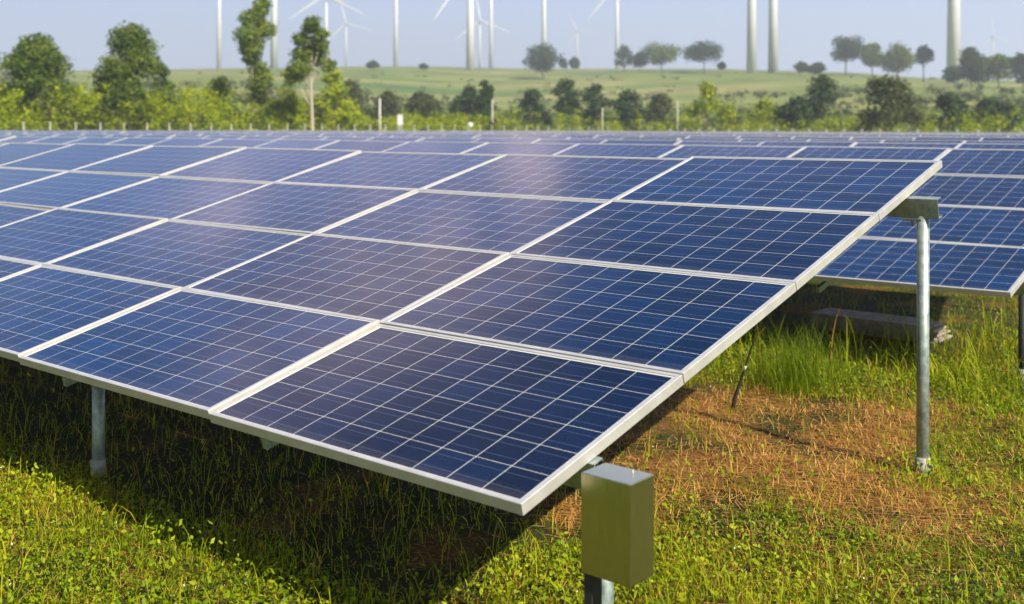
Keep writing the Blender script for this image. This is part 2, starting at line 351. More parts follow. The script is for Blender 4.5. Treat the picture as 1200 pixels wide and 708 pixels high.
# ------------------------------------------------------------------ solar arrays
TILT = 0.25107
CT, ST = math.cos(TILT), math.sin(TILT)
PX, PV = 1.67, .9873
def frame_geo(mb, mi=0, M=None):
    g, c, d = FR, .0018, .040
    def ring(x0, y0, x1, y1, z): return [(x0, y0, z), (x1, y0, z), (x1, y1, z), (x0, y1, z)]
    rings = [ring(g, g, PW-g, PH-g, -.0065), ring(g, g, PW-g, PH-g, 0), ring(c, c, PW-c, PH-c, 0), ring(0, 0, PW, PH, -c), ring(0, 0, PW, PH, -d),
             ring(.022, .022, PW-.022, PH-.022, -d), ring(.022, .022, PW-.022, PH-.022, -.014)]
    for a, b_ in zip(rings, rings[1:]):
        for k in range(4):
            q = [a[k], b_[k], b_[(k+1) % 4], a[(k+1) % 4]]
            if M is not None: q = [tuple(M @ Vector(p)) for p in q]
            mb.face(q, mi)
def glass_geo(mb, mi=0, mback=1, M=None):
    g = FR-.003
    P = [(g, g), (PW-g, g), (PW-g, PH-g), (g, PH-g)]
    top = [(x, y, -.005) for x, y in P]; bot = [(x, y, -.011) for x, y in reversed(P)]
    if M is not None: top = [tuple(M @ Vector(p)) for p in top]; bot = [tuple(M @ Vector(p)) for p in bot]
    mb.face(top, mi, P); mb.face(bot, mback)
mb = MB(); glass_geo(mb); PANEL = mb.mesh('solar_panel', [CELL, BACK])
mb = MB(); frame_geo(mb); FRAME = mb.mesh('panel_frame', ALU)
def tilted(x, s, off): return (x, s*CT-off*ST, s*ST+off*CT)
S_LO, S_HI = .36, 3.381
P_TOP, P_BOT = -.0405, -.150
def channel_mesh(x0, x1, name):
    # C section, web to the front
    mb = MB(); w, th, lp = .05, .0035, .012
    prof = [(0, P_BOT), (w, P_BOT), (w, P_BOT+lp), (w-th, P_BOT+lp), (w-th, P_BOT+th), (th, P_BOT+th), (th, P_TOP-th), (w-th, P_TOP-th), (w-th, P_TOP-lp), (w, P_TOP-lp), (w, P_TOP), (0, P_TOP)]
    a = [tilted(x0, s, o) for s, o in prof]; b = [tilted(x1, s, o) for s, o in prof]; n = len(prof)
    for k in range(n): mb.face([a[k], a[(k+1) % n], b[(k+1) % n], b[k]])
    # end faces as thin strips
    for P, rev in ((a, True), (b, False)):
        for q in ((0, 1, 4, 5), (1, 2, 3, 4), (0, 5, 6, 11), (6, 7, 10, 11), (7, 8, 9, 10)):
            f = [P[i] for i in q]; mb.face(f[::-1] if rev else f)
    return mb.mesh(name, GALV)
def post_meshes(s):
    z_top = s*ST+P_BOT*CT+.012; y = s*CT-P_BOT*ST+.025
    z0 = GZ-.25
    mb = MB(); mb.tube([(0, 0, z0), (0, 0, z_top)], .0325, 20); pm = mb.mesh('post', GALV)
    mb = MB(); mb.tube([(0, 0, GZ-.04), (0, 0, GZ+.085), (0, 0, GZ+.09)], [.040, .040, .034], 20)
    mb.tube([(0.038, 0, GZ+.05), (.052, 0, GZ+.05)], .009, 6); cm = mb.mesh('post_collar', SLEEVE)
    return pm, cm, y
POST_F, POST_B = post_meshes(S_LO), post_meshes(S_HI)
mb = MB()
mb.box((-.015, .14, -.20), (.015, 3.6, -.1525)); RAFTER = mb.mesh('rafter', GALV)

def row_mesh(name, ncol, rows, x_off=0):
    mb = MB(); Rx = Matrix.Rotation(TILT, 4, 'X')
    for c in range(ncol):
        for r in rows:
            M = Matrix.Translation(Vector(tilted(-(c+1)*PX+.003, r*PV+.006, 0))) @ Matrix.Rotation(TILT+random.uniform(-.003, .003), 4, 'X')
            glass_geo(mb, 0, 1, M); frame_geo(mb, 2, M)
    return mb
labels = {
 0: 'solar array filling the foreground, its right corner pointing at the steel box',
 1: 'solar array right behind the foreground array, its right corner ending over tall green weeds',
 2: 'solar array with two seams visible just beyond the top edge of the second array',
 3: 'fourth solar array counted from the foreground, a thin bluish strip with short seams'}
ordinal = ['first', 'second', 'third', 'fourth', 'fifth', 'sixth', 'seventh', 'eighth', 'ninth', 'tenth', 'eleventh', 'twelfth', 'thirteenth', 'fourteenth',
           'fifteenth', 'sixteenth', 'seventeenth', 'eighteenth', 'nineteenth', 'twentieth', 'twenty-first', 'twenty-second', 'twenty-third', 'twenty-fourth', 'twenty-fifth', 'twenty-sixth']
OFFS = [(0, 0, 0), (-.115, 5.60, 0), (-.005, 10.884, -.005), (.06, 16.212, -.008)]
NROW = 26
for k in range(NROW):
    if k < 4: ox, oy, oz = OFFS[k]
    else: ox, oy, oz = .1+.05*(k-3)+random.uniform(-.6, .6), 16.212+5.36*(k-3), random.uniform(-.02, .02)
    # columns needed: from the right end (or a little outside the picture) to the left fence
    xr = CAM[0]-math.tan(R_(9.5))*(oy+2.4+4)
    skip = max(0, int(math.floor((ox-xr)/PX)-1)) if k > 3 else 0
    ox -= skip*PX
    xl = max(-99.0, CAM[0]-math.tan(R_(68))*(oy+4.0-CAM[1]))
    ncol = max(4, int(math.ceil((ox-xl)/PX)+1))
    if k == 0: ncol = 12
    if k == 1: ncol = 18
    lab = labels.get(k) or 'sliver of solar array far back, the %s row counted from the foreground' % ordinal[k]
    if k == NROW-1: lab = 'farthest sliver of solar array, last row before the boundary fence'
    if k >= 7:
        mb = row_mesh('solar_array', ncol, (0, 1, 2, 3))
        for c in range(0, ncol, 2):
            for s in (S_LO, S_HI):
                x, y, z = tilted(.1-c*PX, s, -.05); mb.tube([(x, y, GZ-.2-oz), (x, y, z)], .033, 6, 3)
        o = link('solar_array', mb.mesh('solar_array', [CELL, BACK, ALU, GALV]), loc=(ox, oy, oz)); tag(o, lab, 'solar array', 'rows of solar arrays in the field')
        continue
    root = empty('solar_array', (ox, oy, oz), lab, 'solar array', 'rows of solar arrays in the field')
    rows_ind = (0, 1, 2, 3) if k <= 2 else (3,)
    for r in rows_ind:
        for c in range(ncol):
            rot = (TILT+random.gauss(0, .005), random.gauss(0, .0028), 0)
            p = link('solar_panel', PANEL, root, tilted(-(c+1)*PX+.003, r*PV+.006, 0), rot)
            link('panel_frame', FRAME, p)
    if k > 2:
        mb = row_mesh('lower_panels', ncol, (0, 1, 2)); o = link('lower_panels', mb.mesh('lower_panels', [CELL, BACK, ALU]), root); tag(o, kind='stuff')
    ch = channel_mesh(-ncol*PX-.1, .153, 'purlin')
    chf = link('purlin', channel_mesh(-ncol*PX-.1, .02, 'purlin'), root, (0, S_LO*CT, S_LO*ST)); chb = link('purlin', ch, root, (0, S_HI*CT, S_HI*ST))
    for c in range(0, ncol+1, 2):
        for (pm, cm, y) in (POST_F, POST_B):
            if k == 1 and c == 0 and pm is POST_F[0]:
                pm = pm.copy(); pm.materials[0] = BLACK
            p = link('post', pm, root, ((.055 if k else .06)-c*PX+(-.08 if k == 1 else 0)-(.035 if k == 0 and c == 0 and y < 1 else 0), y, -oz))
            if k < 2: link('post_collar', cm, p)
    if k < 2:
        for c in range(ncol):
            link('rafter', RAFTER, root, (-1.53-c*PX, 0, 0), (TILT, 0, 0))
if True:
    # small cleat under the panel edge at the purlin end of the first array
    mb = MB(); mb.box((-.045, S_HI-.012, -.165), (.06, S_HI+.05, -.1525)); mb.tube([(0.0, S_HI+.02, -.20), (0.0, S_HI+.02, -.165)], .008, 8)
    first = [o for o in C.objects if o.name == 'solar_array'][0]
    link('cleat', mb.mesh('cleat', GALV), first, rot=(TILT, 0, 0))

# ------------------------------------------------------------------ steel box on its post at the front corner
bx0, bx1, by0, by1, bz0, bz1 = .083, .272, .20, .335, -.242, .077
root = empty('metal_box', ((bx0+bx1)/2, (by0+by1)/2, GZ), 'brushed steel box on a short post beside the nearest panel corner', 'metal box')
def bm_box(lo, hi, bevel, name, mt):
    bm = bmesh.new(); bmesh.ops.create_cube(bm, size=1)
    for v in bm.verts: v.co = Vector([(lo[i]+hi[i])/2+v.co[i]*(hi[i]-lo[i]) for i in range(3)])
    bmesh.ops.bevel(bm, geom=bm.edges[:], offset=bevel, segments=2, affect='EDGES', profile=.5)
    me = bpy.data.meshes.new(name); bm.to_mesh(me); bm.free(); me.materials.append(mt)
    for p in me.polygons: p.use_smooth = False
    return me
cx, cy = (bx0+bx1)/2, (by0+by1)/2
link('box_body', bm_box((bx0-cx, by0-cy, bz0-GZ), (bx1-cx, by1-cy, bz1-GZ), .003, 'box_body', STEEL), root)
mb = MB(); mb.box((-.090, -.055, -.25), (-.060, .0, bz0-GZ+.006)); link('box_upright', mb.mesh('box_upright', BLACK), root)
mb = MB(); mb.tube([(.038, .03, bz1-GZ-.001), (.038, .03, bz1-GZ+.004), (.038, .03, bz1-GZ+.013)], [.003, .0028, .0012], 8); link('screw', mb.mesh('screw', ALU), root)

# ------------------------------------------------------------------ concrete beam and cable
mb = MB(); L0, L1 = -2.25, -1.26
mb.box((L0, 6.95, GZ-.06), (L1, 7.35, GZ+.15))
for q in range(7):   # broken, ribbed end catching the sun
    z = GZ+.01+q*.020
    mb.box((L1+.001, 6.96+.01*(q % 2), z-.0075), (L1+.17-.012*q+.03*(q % 2), 7.33-.02*(q % 3), z+.0075))
mb.box((L1+.0005, 6.99, GZ-.05), (L1+.05, 7.31, GZ+.139))
o = link('concrete_beam', mb.mesh('concrete_beam', CONC)); tag(o, 'weathered concrete beam lying in the shade under the second array', 'concrete beam')
pts = [(-1.40, 3.90, GZ-.03), (-1.385, 3.905, GZ+.06), (-1.36, 3.91, GZ+.14), (-1.31, 3.90, GZ+.27), (-1.24, 3.88, GZ+.45), (-1.18, 3.8, .0), (-1.15, 3.62, .35), (-1.15, 3.5, S_HI*ST-.12)]
mb = MB(); mb.tube(pts, [.014, .014, .012, .006, .006, .006, .006, .006], 8)
root = link('cable', mb.mesh('cable', BLACK)); tag(root, 'thin black cable dropping from under the foreground array into brown soil', 'cable')
mb = MB(); mb.tube([(-1.312, 3.90, GZ+.262), (-1.300, 3.897, GZ+.295)], .0085, 8); link('cable_tie', mb.mesh('cable_tie', POSTC), root)

# ------------------------------------------------------------------ grass, weeds, straw (ground cover)
def bare_mask(x, y):
    """1 where the soil shows: the dry patch right of the foreground array and its fringes"""
    d = np.hypot((x+.72)/.88, (y-3.4)/1.32)
    n = hash_noise(x*1.9, y*1.9, 7)*.6+hash_noise(x*6, y*6, 8)*.5
    return np.clip(1.65-d*1.1+(n-.55)*2.3, 0, 1)
def scatter(dens, box, f_keep):
    x0, x1, y0, y1 = box; n = int((x1-x0)*(y1-y0)*dens)
    x = rng.uniform(x0, x1, n); y = rng.uniform(y0, y1, n)
    rx, ry = x-CAM[0], y-CAM[1]; d = rx*FH[0]+ry*FH[1]; l = rx*RH[0]+ry*RH[1]
    inside = (d > 1.6) & (np.abs(l) < .56*d+.5)
    far = np.clip(1.35-np.hypot(rx, ry)/11, .22, 1)
    k = rng.random(n) < f_keep(x, y)*np.where(inside, 1, .3)*far
    return x[k], y[k]
def blades(x, y, h, w, lean, tint, seg=2, bend=1.3):
    n = len(x); z = terrain(x, y)-.004
    a = rng.uniform(0, 2*np.pi, n); bx, by = np.cos(a), np.sin(a)          # lean direction
    tw = a+np.pi/2+rng.normal(0, .5, n); wx, wy = np.cos(tw), np.sin(tw)   # width direction
    V = []; ts = np.linspace(0, 1, seg+1)
    for t_ in ts:
        ang = lean*max(t_, .02)**bend
        s = t_*h
        cx_ = x+bx*np.sin(ang)*s*.9; cy_ = y+by*np.sin(ang)*s*.9; cz = z+(np.cos(ang*.8)*s if bend > .3 else .012*np.cos(ang)*(s/.1)+.016+.025*t_*np.cos(a*3))
        ww = w*(1-.75*t_**1.5)
        if t_ < 1:
            V.append(np.stack([cx_-wx*ww/2, cy_-wy*ww/2, cz], 1)); V.append(np.stack([cx_+wx*ww/2, cy_+wy*ww/2, cz], 1))
        else: V.append(np.stack([cx_, cy_, cz], 1))
    m_ = len(V); P = np.stack(V, 1).reshape(-1, 3); b = np.arange(n)*m_
    polys = [np.stack([b+2*s_, b+2*s_+1, b+2*s_+3, b+2*s_+2], 1) for s_ in range(seg-1)]
    polys.append(np.stack([b+2*(seg-1), b+2*(seg-1)+1, b+2*seg], 1))
    return P, polys, np.repeat(tint, m_)
def leaflets(x, y, zoff, size, tint, tilt=.6):
    n = len(x); z = terrain(x, y)+zoff
    a = rng.uniform(0, 2*np.pi, n); th = rng.normal(0, tilt, n); ph = rng.normal(0, tilt, n)
    u = np.stack([np.cos(a)*np.cos(th), np.sin(a)*np.cos(th), np.sin(th)], 1); v = np.stack([-np.sin(a)*np.cos(ph), np.cos(a)*np.cos(ph), np.sin(ph)], 1)
    c = np.stack([x, y, z], 1); s = size[:, None]
    P = np.stack([c-u*s*.5, c+v*s*.32-u*s*.05, c+u*s*.5, c-v*s*.32-u*s*.05], 1).reshape(-1, 3); b = np.arange(n)*4
    return P, [np.stack([b, b+1, b+2, b+3], 1)], np.repeat(tint, 4)
def join(parts):
    Vs, polys, ts, off = [], [], [], 0
    for P, pl, t_ in parts:
        Vs.append(P); ts.append(t_); polys += [q+off for q in pl]; off += len(P)
    return np.concatenate(Vs), polys, np.concatenate(ts)
BOX = (-7.5, 7.0, -3.6, 13.0)
def under(x, y):  # ground cover thinned under the arrays, baring dark soil to deepen the shade
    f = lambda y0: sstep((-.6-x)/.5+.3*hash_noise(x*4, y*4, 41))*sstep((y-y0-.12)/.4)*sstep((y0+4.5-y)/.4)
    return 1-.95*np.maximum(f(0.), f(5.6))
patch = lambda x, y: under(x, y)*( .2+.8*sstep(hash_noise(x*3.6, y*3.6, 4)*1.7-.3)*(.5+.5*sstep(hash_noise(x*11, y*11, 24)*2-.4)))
ptint = lambda x, y: (hash_noise(x*1.3, y*1.3, 5)-.5)*.5+(hash_noise(x*.45+3, y*.45, 6)-.5)*.3
parts = []
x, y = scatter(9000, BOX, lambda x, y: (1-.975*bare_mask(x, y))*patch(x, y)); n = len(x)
parts.append(blades(x, y, rng.gamma(5, .0082, n)*(.45+1.1*hash_noise(x*1.6, y*1.6, 9)), rng.uniform(.003, .008, n), rng.uniform(.2, 1.95, n), np.clip(.42+ptint(x, y)+rng.normal(0, .24, n)+.14*bare_mask(x, y), 0, 1)))
# longer stems here and there
x, y = scatter(260, BOX, lambda x, y: (1-.8*bare_mask(x, y))); n = len(x)
parts.append(blades(x, y, rng.uniform(.09, .2, n), rng.uniform(.003, .006, n), rng.uniform(.3, 1.5, n), np.clip(rng.normal(.5, .22, n), 0, 1), 4))
# tall grass along the front of the second array and at its right corner
def band(x, y):
    a = np.exp(-((y-5.55)/.42)**2)*(x > -2.6)*(x < .25)*(.25+.75*sstep(hash_noise(x*3, y*3, 12)*2-.5))
    b = np.exp(-((x+.55)/.75)**2-((y-7.2)/1.3)**2)*1.0
    c = np.exp(-((x-.9)/1.0)**2-((y-5.9)/1.0)**2)*.5
    return np.clip(a+b+c, 0, 1)
x, y = scatter(520, (-3, 3, 4.4, 10), band); n = len(x)
parts.append(blades(x, y, rng.gamma(2.6, .075, n)+.03, rng.uniform(.005, .011, n), rng.uniform(.15, 1.5, n), np.clip(rng.normal(.48, .24, n), 0, 1), 4))
# dense feathery tuft under the array edge
n = 650; x = rng.normal(-1.35, .17, n); y = rng.normal(4.75, .20, n)
parts.append(blades(x, y, rng.uniform(.2, .5, n), rng.uniform(.003, .005, n), rng.uniform(.1, .8, n), np.clip(rng.normal(.22, .12, n), 0, 1), 4))
P, pl, tn = join(parts); go = link('grass', np_mesh('grass', P, pl, [GRASS], tint=tn)); tag(go, kind='stuff')
# low broad leaved weeds
parts = []
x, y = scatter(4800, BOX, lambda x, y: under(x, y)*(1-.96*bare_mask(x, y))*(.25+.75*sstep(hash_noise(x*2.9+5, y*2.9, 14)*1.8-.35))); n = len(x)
parts.append(leaflets(x, y, rng.gamma(4, .011, n)*(.4+1.2*hash_noise(x*2.2, y*2.2, 9)), np.clip(rng.gamma(5, .0038, n), .007, .034), np.clip(.5+ptint(x, y)+rng.normal(0, .22, n), 0, 1)))
P, pl, tn = join(parts); go = link('ground_weeds', np_mesh('ground_weeds', P, pl, [WEED], tint=tn)); tag(go, kind='stuff')
# dead straw lying about, thick on the dry patch
parts = []
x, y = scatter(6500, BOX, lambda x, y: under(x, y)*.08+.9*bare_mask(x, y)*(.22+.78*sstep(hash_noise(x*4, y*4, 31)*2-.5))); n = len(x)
parts.append(blades(x, y, rng.uniform(.03, .17, n), rng.uniform(.002, .005, n), rng.uniform(1.3, 1.7, n), rng.random(n), 3, .15))
x, y = scatter(260, BOX, lambda x, y: .5*bare_mask(x, y)+.25); n = len(x)
parts.append(blades(x, y, rng.uniform(.03, .12, n), rng.uniform(.002, .004, n), rng.uniform(.2, 1.2, n), rng.random(n), 3))
P, pl, tn = join(parts); go = link('dry_straw', np_mesh('dry_straw', P, pl, [STRAW], tint=tn)); tag(go, kind='stuff')
# tiny white flower heads in the lawn
x, y = scatter(9, BOX, lambda x, y: 1-bare_mask(x, y)); n = len(x)
P, pl, tn = leaflets(x, y, rng.uniform(.03, .06, n), rng.uniform(.008, .014, n), np.ones(n))
go = link('clover_flowers', np_mesh('clover_flowers', P, pl, [WHITEP], tint=tn)); tag(go, kind='stuff')
# clods and crumbs of earth
x, y = scatter(500, BOX, lambda x, y: .12+.88*bare_mask(x, y)); n = len(x); s = rng.gamma(2, .0035, n)+.002
dirs = np.array([(1, 0, 0), (0, 1, 0), (-1, 0, 0), (0, -1, 0), (0, 0, 1)], float)
P = np.stack([np.stack([x, y, terrain(x, y)], 1)+d*(s*rng.uniform(.6, 1.3, n))[:, None] for d in dirs], 1).reshape(-1, 3); b = np.arange(n)*5
pl = [np.concatenate([np.stack([b+q, b+(q+1) % 4, b+4], 1) for q in range(4)])]
go = link('earth_clods', np_mesh('earth_clods', P, pl, [go.data.materials[0] if False else bpy.data.materials['soil_and_meadow']])); tag(go, kind='stuff')

# ------------------------------------------------------------------ trees
def leaf_cloud(blobs, n, size, flat=.75):
    """leaf cards in a handful of uneven clumps; blobs = (cx, cy, cz, r, weight)"""
    B = np.array(blobs, float); w = B[:, 3]**2.2; idx = rng.choice(len(B), n, p=w/w.sum())
    c = B[idx, :3]; r = B[idx, 3]
    d = rng.normal(0, 1, (n, 3)); d /= np.linalg.norm(d, axis=1)[:, None]
    rad = r*np.clip(rng.beta(2.4, 1.2, n)+rng.normal(0, .10, n), 0, 1.35)
    p = c+d*rad[:, None]*np.array([1, 1, flat])
    nrm = d*.8+rng.normal(0, .6, (n, 3))+np.array([0, 0, .35]); nrm /= np.linalg.norm(nrm, axis=1)[:, None]
    a = rng.normal(0, 1, (n, 3)); u = np.cross(nrm, a); u /= np.linalg.norm(u, axis=1)[:, None]; v = np.cross(nrm, u)
    s = (size*rng.uniform(.6, 1.4, n))[:, None]
    P = np.stack([p-u*s*.6, p+v*s*.38, p+u*s*.6+nrm*s*.12, p-v*s*.38], 1).reshape(-1, 3); b = np.arange(n)*4
    return P, [np.stack([b, b+1, b+2, b+3], 1)], np.repeat(rng.random(n), 4)
def crown_blobs(w, z0, z1, kind):
    """clump centres for a crown of width w between heights z0 and z1"""
    H = z1-z0; out = []
    if kind == 'round':
        k = 22
        for q in range(k):
            a = random.uniform(0, 6.28); t = random.random()
            rr_ = math.sin(math.pi*min(max(t*.8+.16, 0), 1))**.6*w*.56
            rad = random.uniform(.19, .31)*w
            rad = min(rad, H*.33)
            q_ = max(rr_-rad*.75, 0)*random.random()**.35
            out.append((math.cos(a)*q_, math.sin(a)*q_, z0+rad*.7+t*(H-1.5*rad), rad))
    elif kind == 'wide':
        for q in range(26):
            a = random.uniform(0, 6.28); t = random.random()**1.2
            prof = (1-.7*t**1.4)*w*.56; rad = random.uniform(.13, .23)*w; rad = min(rad, H*.26)
            q_ = max(prof-rad*.6, 0)*random.random()**.35
            out.append((math.cos(a)*q_, math.sin(a)*q_, z0+rad*.6+t*(H-1.3*rad), rad))
    elif kind == 'column':
        k = 13
        for q in range(k):
            t = (q+random.random()*.7)/k; a = random.uniform(0, 6.28); rad = random.uniform(.22, .36)*w
            q_ = random.uniform(.05, .32)*w
            out.append((math.cos(a)*q_, math.sin(a)*q_, z0+rad*.5+t*(H-rad), rad))
    elif kind == 'tiers':
        for q in range(11):
            t = q/10; a = random.uniform(0, 6.28); rad = random.uniform(.14, .22)*w*(1.1-.25*t)
            q_ = random.uniform(.1, .36)*w*(1-.25*t)
            out.append((math.cos(a)*q_, math.sin(a)*q_, z0+rad*.5+t*(H-rad*1.2), rad))
    return out
def depth_for(px, yb):
    """distance at which the hillside shows at picture row yb"""
    for d in np.arange(205, 780, 4.0):
        X, Y = at(px, d)
        if HZN-(float(terrain(X, Y))-CAM[2])*FPX/d <= yb: return float(d)
    return 640.0
def tree(name, label, cat, px, d, y_top, w_px, mt, kind='round', y_base=None, crown_y=None, n=1500, leaf=.4, bark=BARK, group=None, tr=.03, lean=0):
    """a tree standing on the terrain d metres off; y_* are heights in the picture turned into metres"""
    if y_base: d = depth_for(px, y_base)
    X, Y = at(px, d); Z = float(terrain(X, Y)); h = hgt(y_top, d)-Z; w = w_px/FPX*d
    z0 = (hgt(crown_y, d)-Z) if crown_y else h*.16
    z0 = max(z0, .05*h)
    root = empty(name, (X, Y, Z-.05), label, cat, group)
    bl = crown_blobs(w, z0, h, kind)
    P, pl, tn = leaf_cloud(bl, n, leaf)
    link('crown', np_mesh('crown', P, pl, [mt], tint=tn), root)
    mb = MB(); r0 = max(tr*h*.6, .05); top = z0+(h-z0)*.75
    pts = [(lean*t_**2+math.sin(t_*5+px)*.02*h*t_, math.cos(t_*4+px)*.015*h*t_, -.3+t_*(top+.3)) for t_ in np.linspace(0, 1, 7)]
    mb.tube(pts, [r0*(1.25 if q == 0 else 1)*(1-.8*q/6) for q in range(7)], 8)
    for q in range(min(7, len(bl))):
        c = bl[q]; f = pts[2+q % 4]
        if c[2] > f[2]+.02*h:
            mid = ((f[0]+c[0])/2, (f[1]+c[1])/2, (f[2]*.6+c[2]*.4)); mb.tube([f, mid, c[:3]], [r0*.45, r0*.3, r0*.12], 5)
    link('trunk', mb.mesh('trunk', bark), root)
    return root

# the big trees on the left, just outside the fence
tree('broadleaf_tree', 'broad dark green tree at the far left edge behind the panels', 'tree', 42, 126, 34, 84, L_MID, 'round', n=14000, leaf=.33, crown_y=138)
tree('broadleaf_tree', 'dense bushy green tree with a pointed lopsided top, left of the tall narrow tree', 'tree', 152, 132, 26, 106, L_MID, 'wide', n=16000, leaf=.33, lean=.6)
tree('narrow_tree', 'tall narrow tree of open leafy clumps reaching the top of the picture', 'tree', 297, 146, -8, 48, L_FRESH, 'column', crown_y=128, n=8500, leaf=.33)
tree('pale_trunk_tree', 'slender tree with a pale bare trunk and small clumped crown', 'tree', 366, 140, 20, 72, L_FRESH, 'tiers', crown_y=94, n=6000, leaf=.33, bark=PALEBARK, tr=.026)
tree('shrubby_tree', 'bright yellow green tree low behind the pale trunk', 'tree', 392, 152, 78, 64, L_YEL, 'wide', n=2600, leaf=.42)
tree('shrubby_tree', 'bright yellow green tree between the narrow tree and the pale trunk', 'tree', 335, 150, 78, 44, L_YEL, 'wide', n=2200, leaf=.42)
tree('shrubby_tree', 'leafy yellow green tree right of the dense bushy tree', 'tree', 188, 150, 70, 40, L_MID, 'wide', n=1900, leaf=.42)
tree('shrubby_tree', 'low yellow green tree left of the tall narrow tree', 'tree', 255, 152, 88, 62, L_YEL, 'wide', n=2600, leaf=.42)
tree('shrubby_tree', 'pale olive tree between the two big dark trees on the left', 'tree', 92, 170, 98, 40, L_YEL, 'wide', n=1500, leaf=.42)
# dark trees at the foot of the hill
G1 = 'dark trees along the foot of the hill'
for px, d, yt, w, kind, mt, lab in [
    (413, 250, 88, 34, 'round', L_OLIVE, 'very dark rounded tree just right of the pale trunk tree'),
    (452, 235, 104, 44, 'wide', L_OLIVE, 'low olive tree above the white cabinet'),
    (497, 240, 104, 54, 'wide', L_OLIVE, 'low wide olive tree right of the white cabinet'),
    (548, 225, 98, 46, 'wide', L_DARK, 'dark spreading tree left of the bare concrete pole'),
    (571, 215, 93, 24, 'column', L_DARK, 'dark upright tree right behind the bare concrete pole'),
    (622, 228, 101, 44, 'wide', L_DARK, 'dark tree below the lone bluish round tree'),
    (663, 220, 88, 40, 'round', L_DARK, 'tallest dark tree of the row below the small wind turbine'),
    (697, 224, 95, 38, 'round', L_DARK, 'rounded dark tree in the middle of the row at the hill foot'),
    (738, 220, 101, 40, 'round', L_DARK, 'rounded dark tree with a bare stem at the right of the row'),
    (774, 232, 107, 40, 'wide', L_OLIVE, 'olive green tree at the right end of the dark row'),
    (934, 178, 108, 46, 'round', L_DARK, 'dark low tree left of the blue green tree'),
    (964, 196, 80, 40, 'round', L_DARK, 'upright blue green tree with a thin stem'),
    (1040, 168, 82, 80, 'wide', L_OLIVE, 'large olive tree with a yellowish top below the ridge trees'),
    (1112, 176, 106, 56, 'wide', L_DARK, 'dark bushy tree right of the large olive tree'),
    (1165, 172, 112, 66, 'wide', L_DARK, 'low dark spreading tree near the right edge')]:
    tree('hillfoot_tree', lab, 'tree', px, d, yt, w*1.1, mt, kind, n=3400 if w > 44 else 2600, leaf=.5, group=G1, crown_y=150)
tree('shrubby_tree', 'yellow green tree with a pale stem right of the dark row', 'tree', 826, 195, 92, 44, L_YEL, 'wide', n=1800, leaf=.45, bark=PALEBARK, crown_y=136)
tree('shrubby_tree', 'small yellow green tree beside the pale stemmed tree', 'tree', 852, 192, 116, 28, L_YEL, 'round', n=900, leaf=.45, crown_y=146)
tree('shrubby_tree', 'low bright yellow shrub left of the dark low tree', 'tree', 896, 190, 112, 40, L_YEL, 'wide', n=1200, leaf=.45, crown_y=142)
# trees on the ridge against the sky
G2 = 'trees on the ridge of the hill'
for px, d, yt, w, kind, lab, cy_ in [
    (636, 470, 50, 36, 'round', 'lone bluish round tree standing on the meadow slope', 86),
    (660, 640, 70, 9, 'round', 'tiny tree just right of the lone bluish tree', None),
    (673, 640, 68, 12, 'round', 'tiny tree under the small wind turbine', None),
    (731, 580, 54, 20, 'round', 'thin ridge tree with a flat top below the wind turbine tower', 80),
    (750, 590, 62, 17, 'round', 'small ridge tree between a thin tree and a round green tree', None),
    (775, 570, 47, 39, 'round', 'wide round green tree on the ridge', None),
    (825, 560, 47, 39, 'round', 'dark bluish round tree on the ridge with a short stem', 77),
    (846, 600, 74, 9, 'round', 'tiny bush beside the dark bluish ridge tree', None),
    (938, 560, 72, 13, 'round', 'small dark ridge tree right of the twin towers', None),
    (958, 560, 74, 20, 'round', 'low ridge bush left of the tall egg shaped tree', None),
    (991, 500, 34, 33, 'round', 'tall egg shaped tree on a bare stem, highest on the ridge', 74),
    (1022, 480, 50, 25, 'round', 'pale small tree right of the egg shaped tree', 78),
    (1051, 450, 48, 34, 'round', 'green upright tree in the middle of the right ridge', None),
    (1082, 440, 53, 19, 'round', 'slim tree on a thin stem left of the wide white tower', 76),
    (1118, 420, 76, 22, 'round', 'low dark tree at the foot of the wide white tower', None),
    (1138, 410, 56, 30, 'column', 'pointed dark tree right of the wide white tower', None),
    (1170, 400, 62, 50, 'wide', 'broad grey green tree in front of the hazy turbine at the right', None),
    (1199, 400, 62, 20, 'column', 'narrow dark tree at the right edge of the picture on the ridge', None),
    (437, 640, 73, 12, 'round', 'small dark tree at the left end of the bare ridge', None),
    (496, 650, 77, 9, 'round', 'tiny bush on the bare ridge line', None)]:
    tree('ridge_tree', lab, 'tree', px, d, yt-3, w*1.32, L_DARK if px not in (775, 1051, 1170, 1022) else L_MID, kind, n=4200 if w > 24 else 1800, leaf=.95 if w > 14 else .8, group=G2, crown_y=cy_, y_base={636: 93, 660: 83.5, 673: 83.5, 731: 84, 750: 84, 775: 84, 825: 85, 846: 84, 938: 88, 958: 90, 991: 84, 1022: 87, 1051: 93, 1082: 95, 1118: 100, 1138: 101, 1170: 101, 1199: 103, 437: 83.5, 496: 83.5}[px])

# bright undergrowth beyond the fence: a continuous thicket
parts = []
def bush(px, d, h, w, n, leaf=.26):
    X, Y = at(px, d); Z = float(terrain(X, Y)); k = random.randint(3, 6); bl = []
    for q in range(k):
        r = w*random.uniform(.24, .42); r = min(r, h*.5)
        bl.append((X+random.uniform(-.4, .4)*w, Y+random.uniform(-.4, .4)*w, Z+random.uniform(.25, 1)*(h-r)+r*.15, r))
    return leaf_cloud(bl, n, leaf)
def fence_depth(px):
    u = (px-600)/FPX
    a = 111.13/(.6457-.7635*u) if .6457-.7635*u > 0 else 1e9; b = 160.57/(.7635+.6457*u)
    return min(a, b)
dark_parts = []
for q in range(520):
    px = random.uniform(-70, 600); d = fence_depth(px)+random.uniform(2, 28)
    big = 1.0 if px < 410 else .66
    (parts if random.random() < .78 else dark_parts).append(bush(px, d, random.uniform(2.8, 8.0)*big, random.uniform(2.0, 4.6), 200))
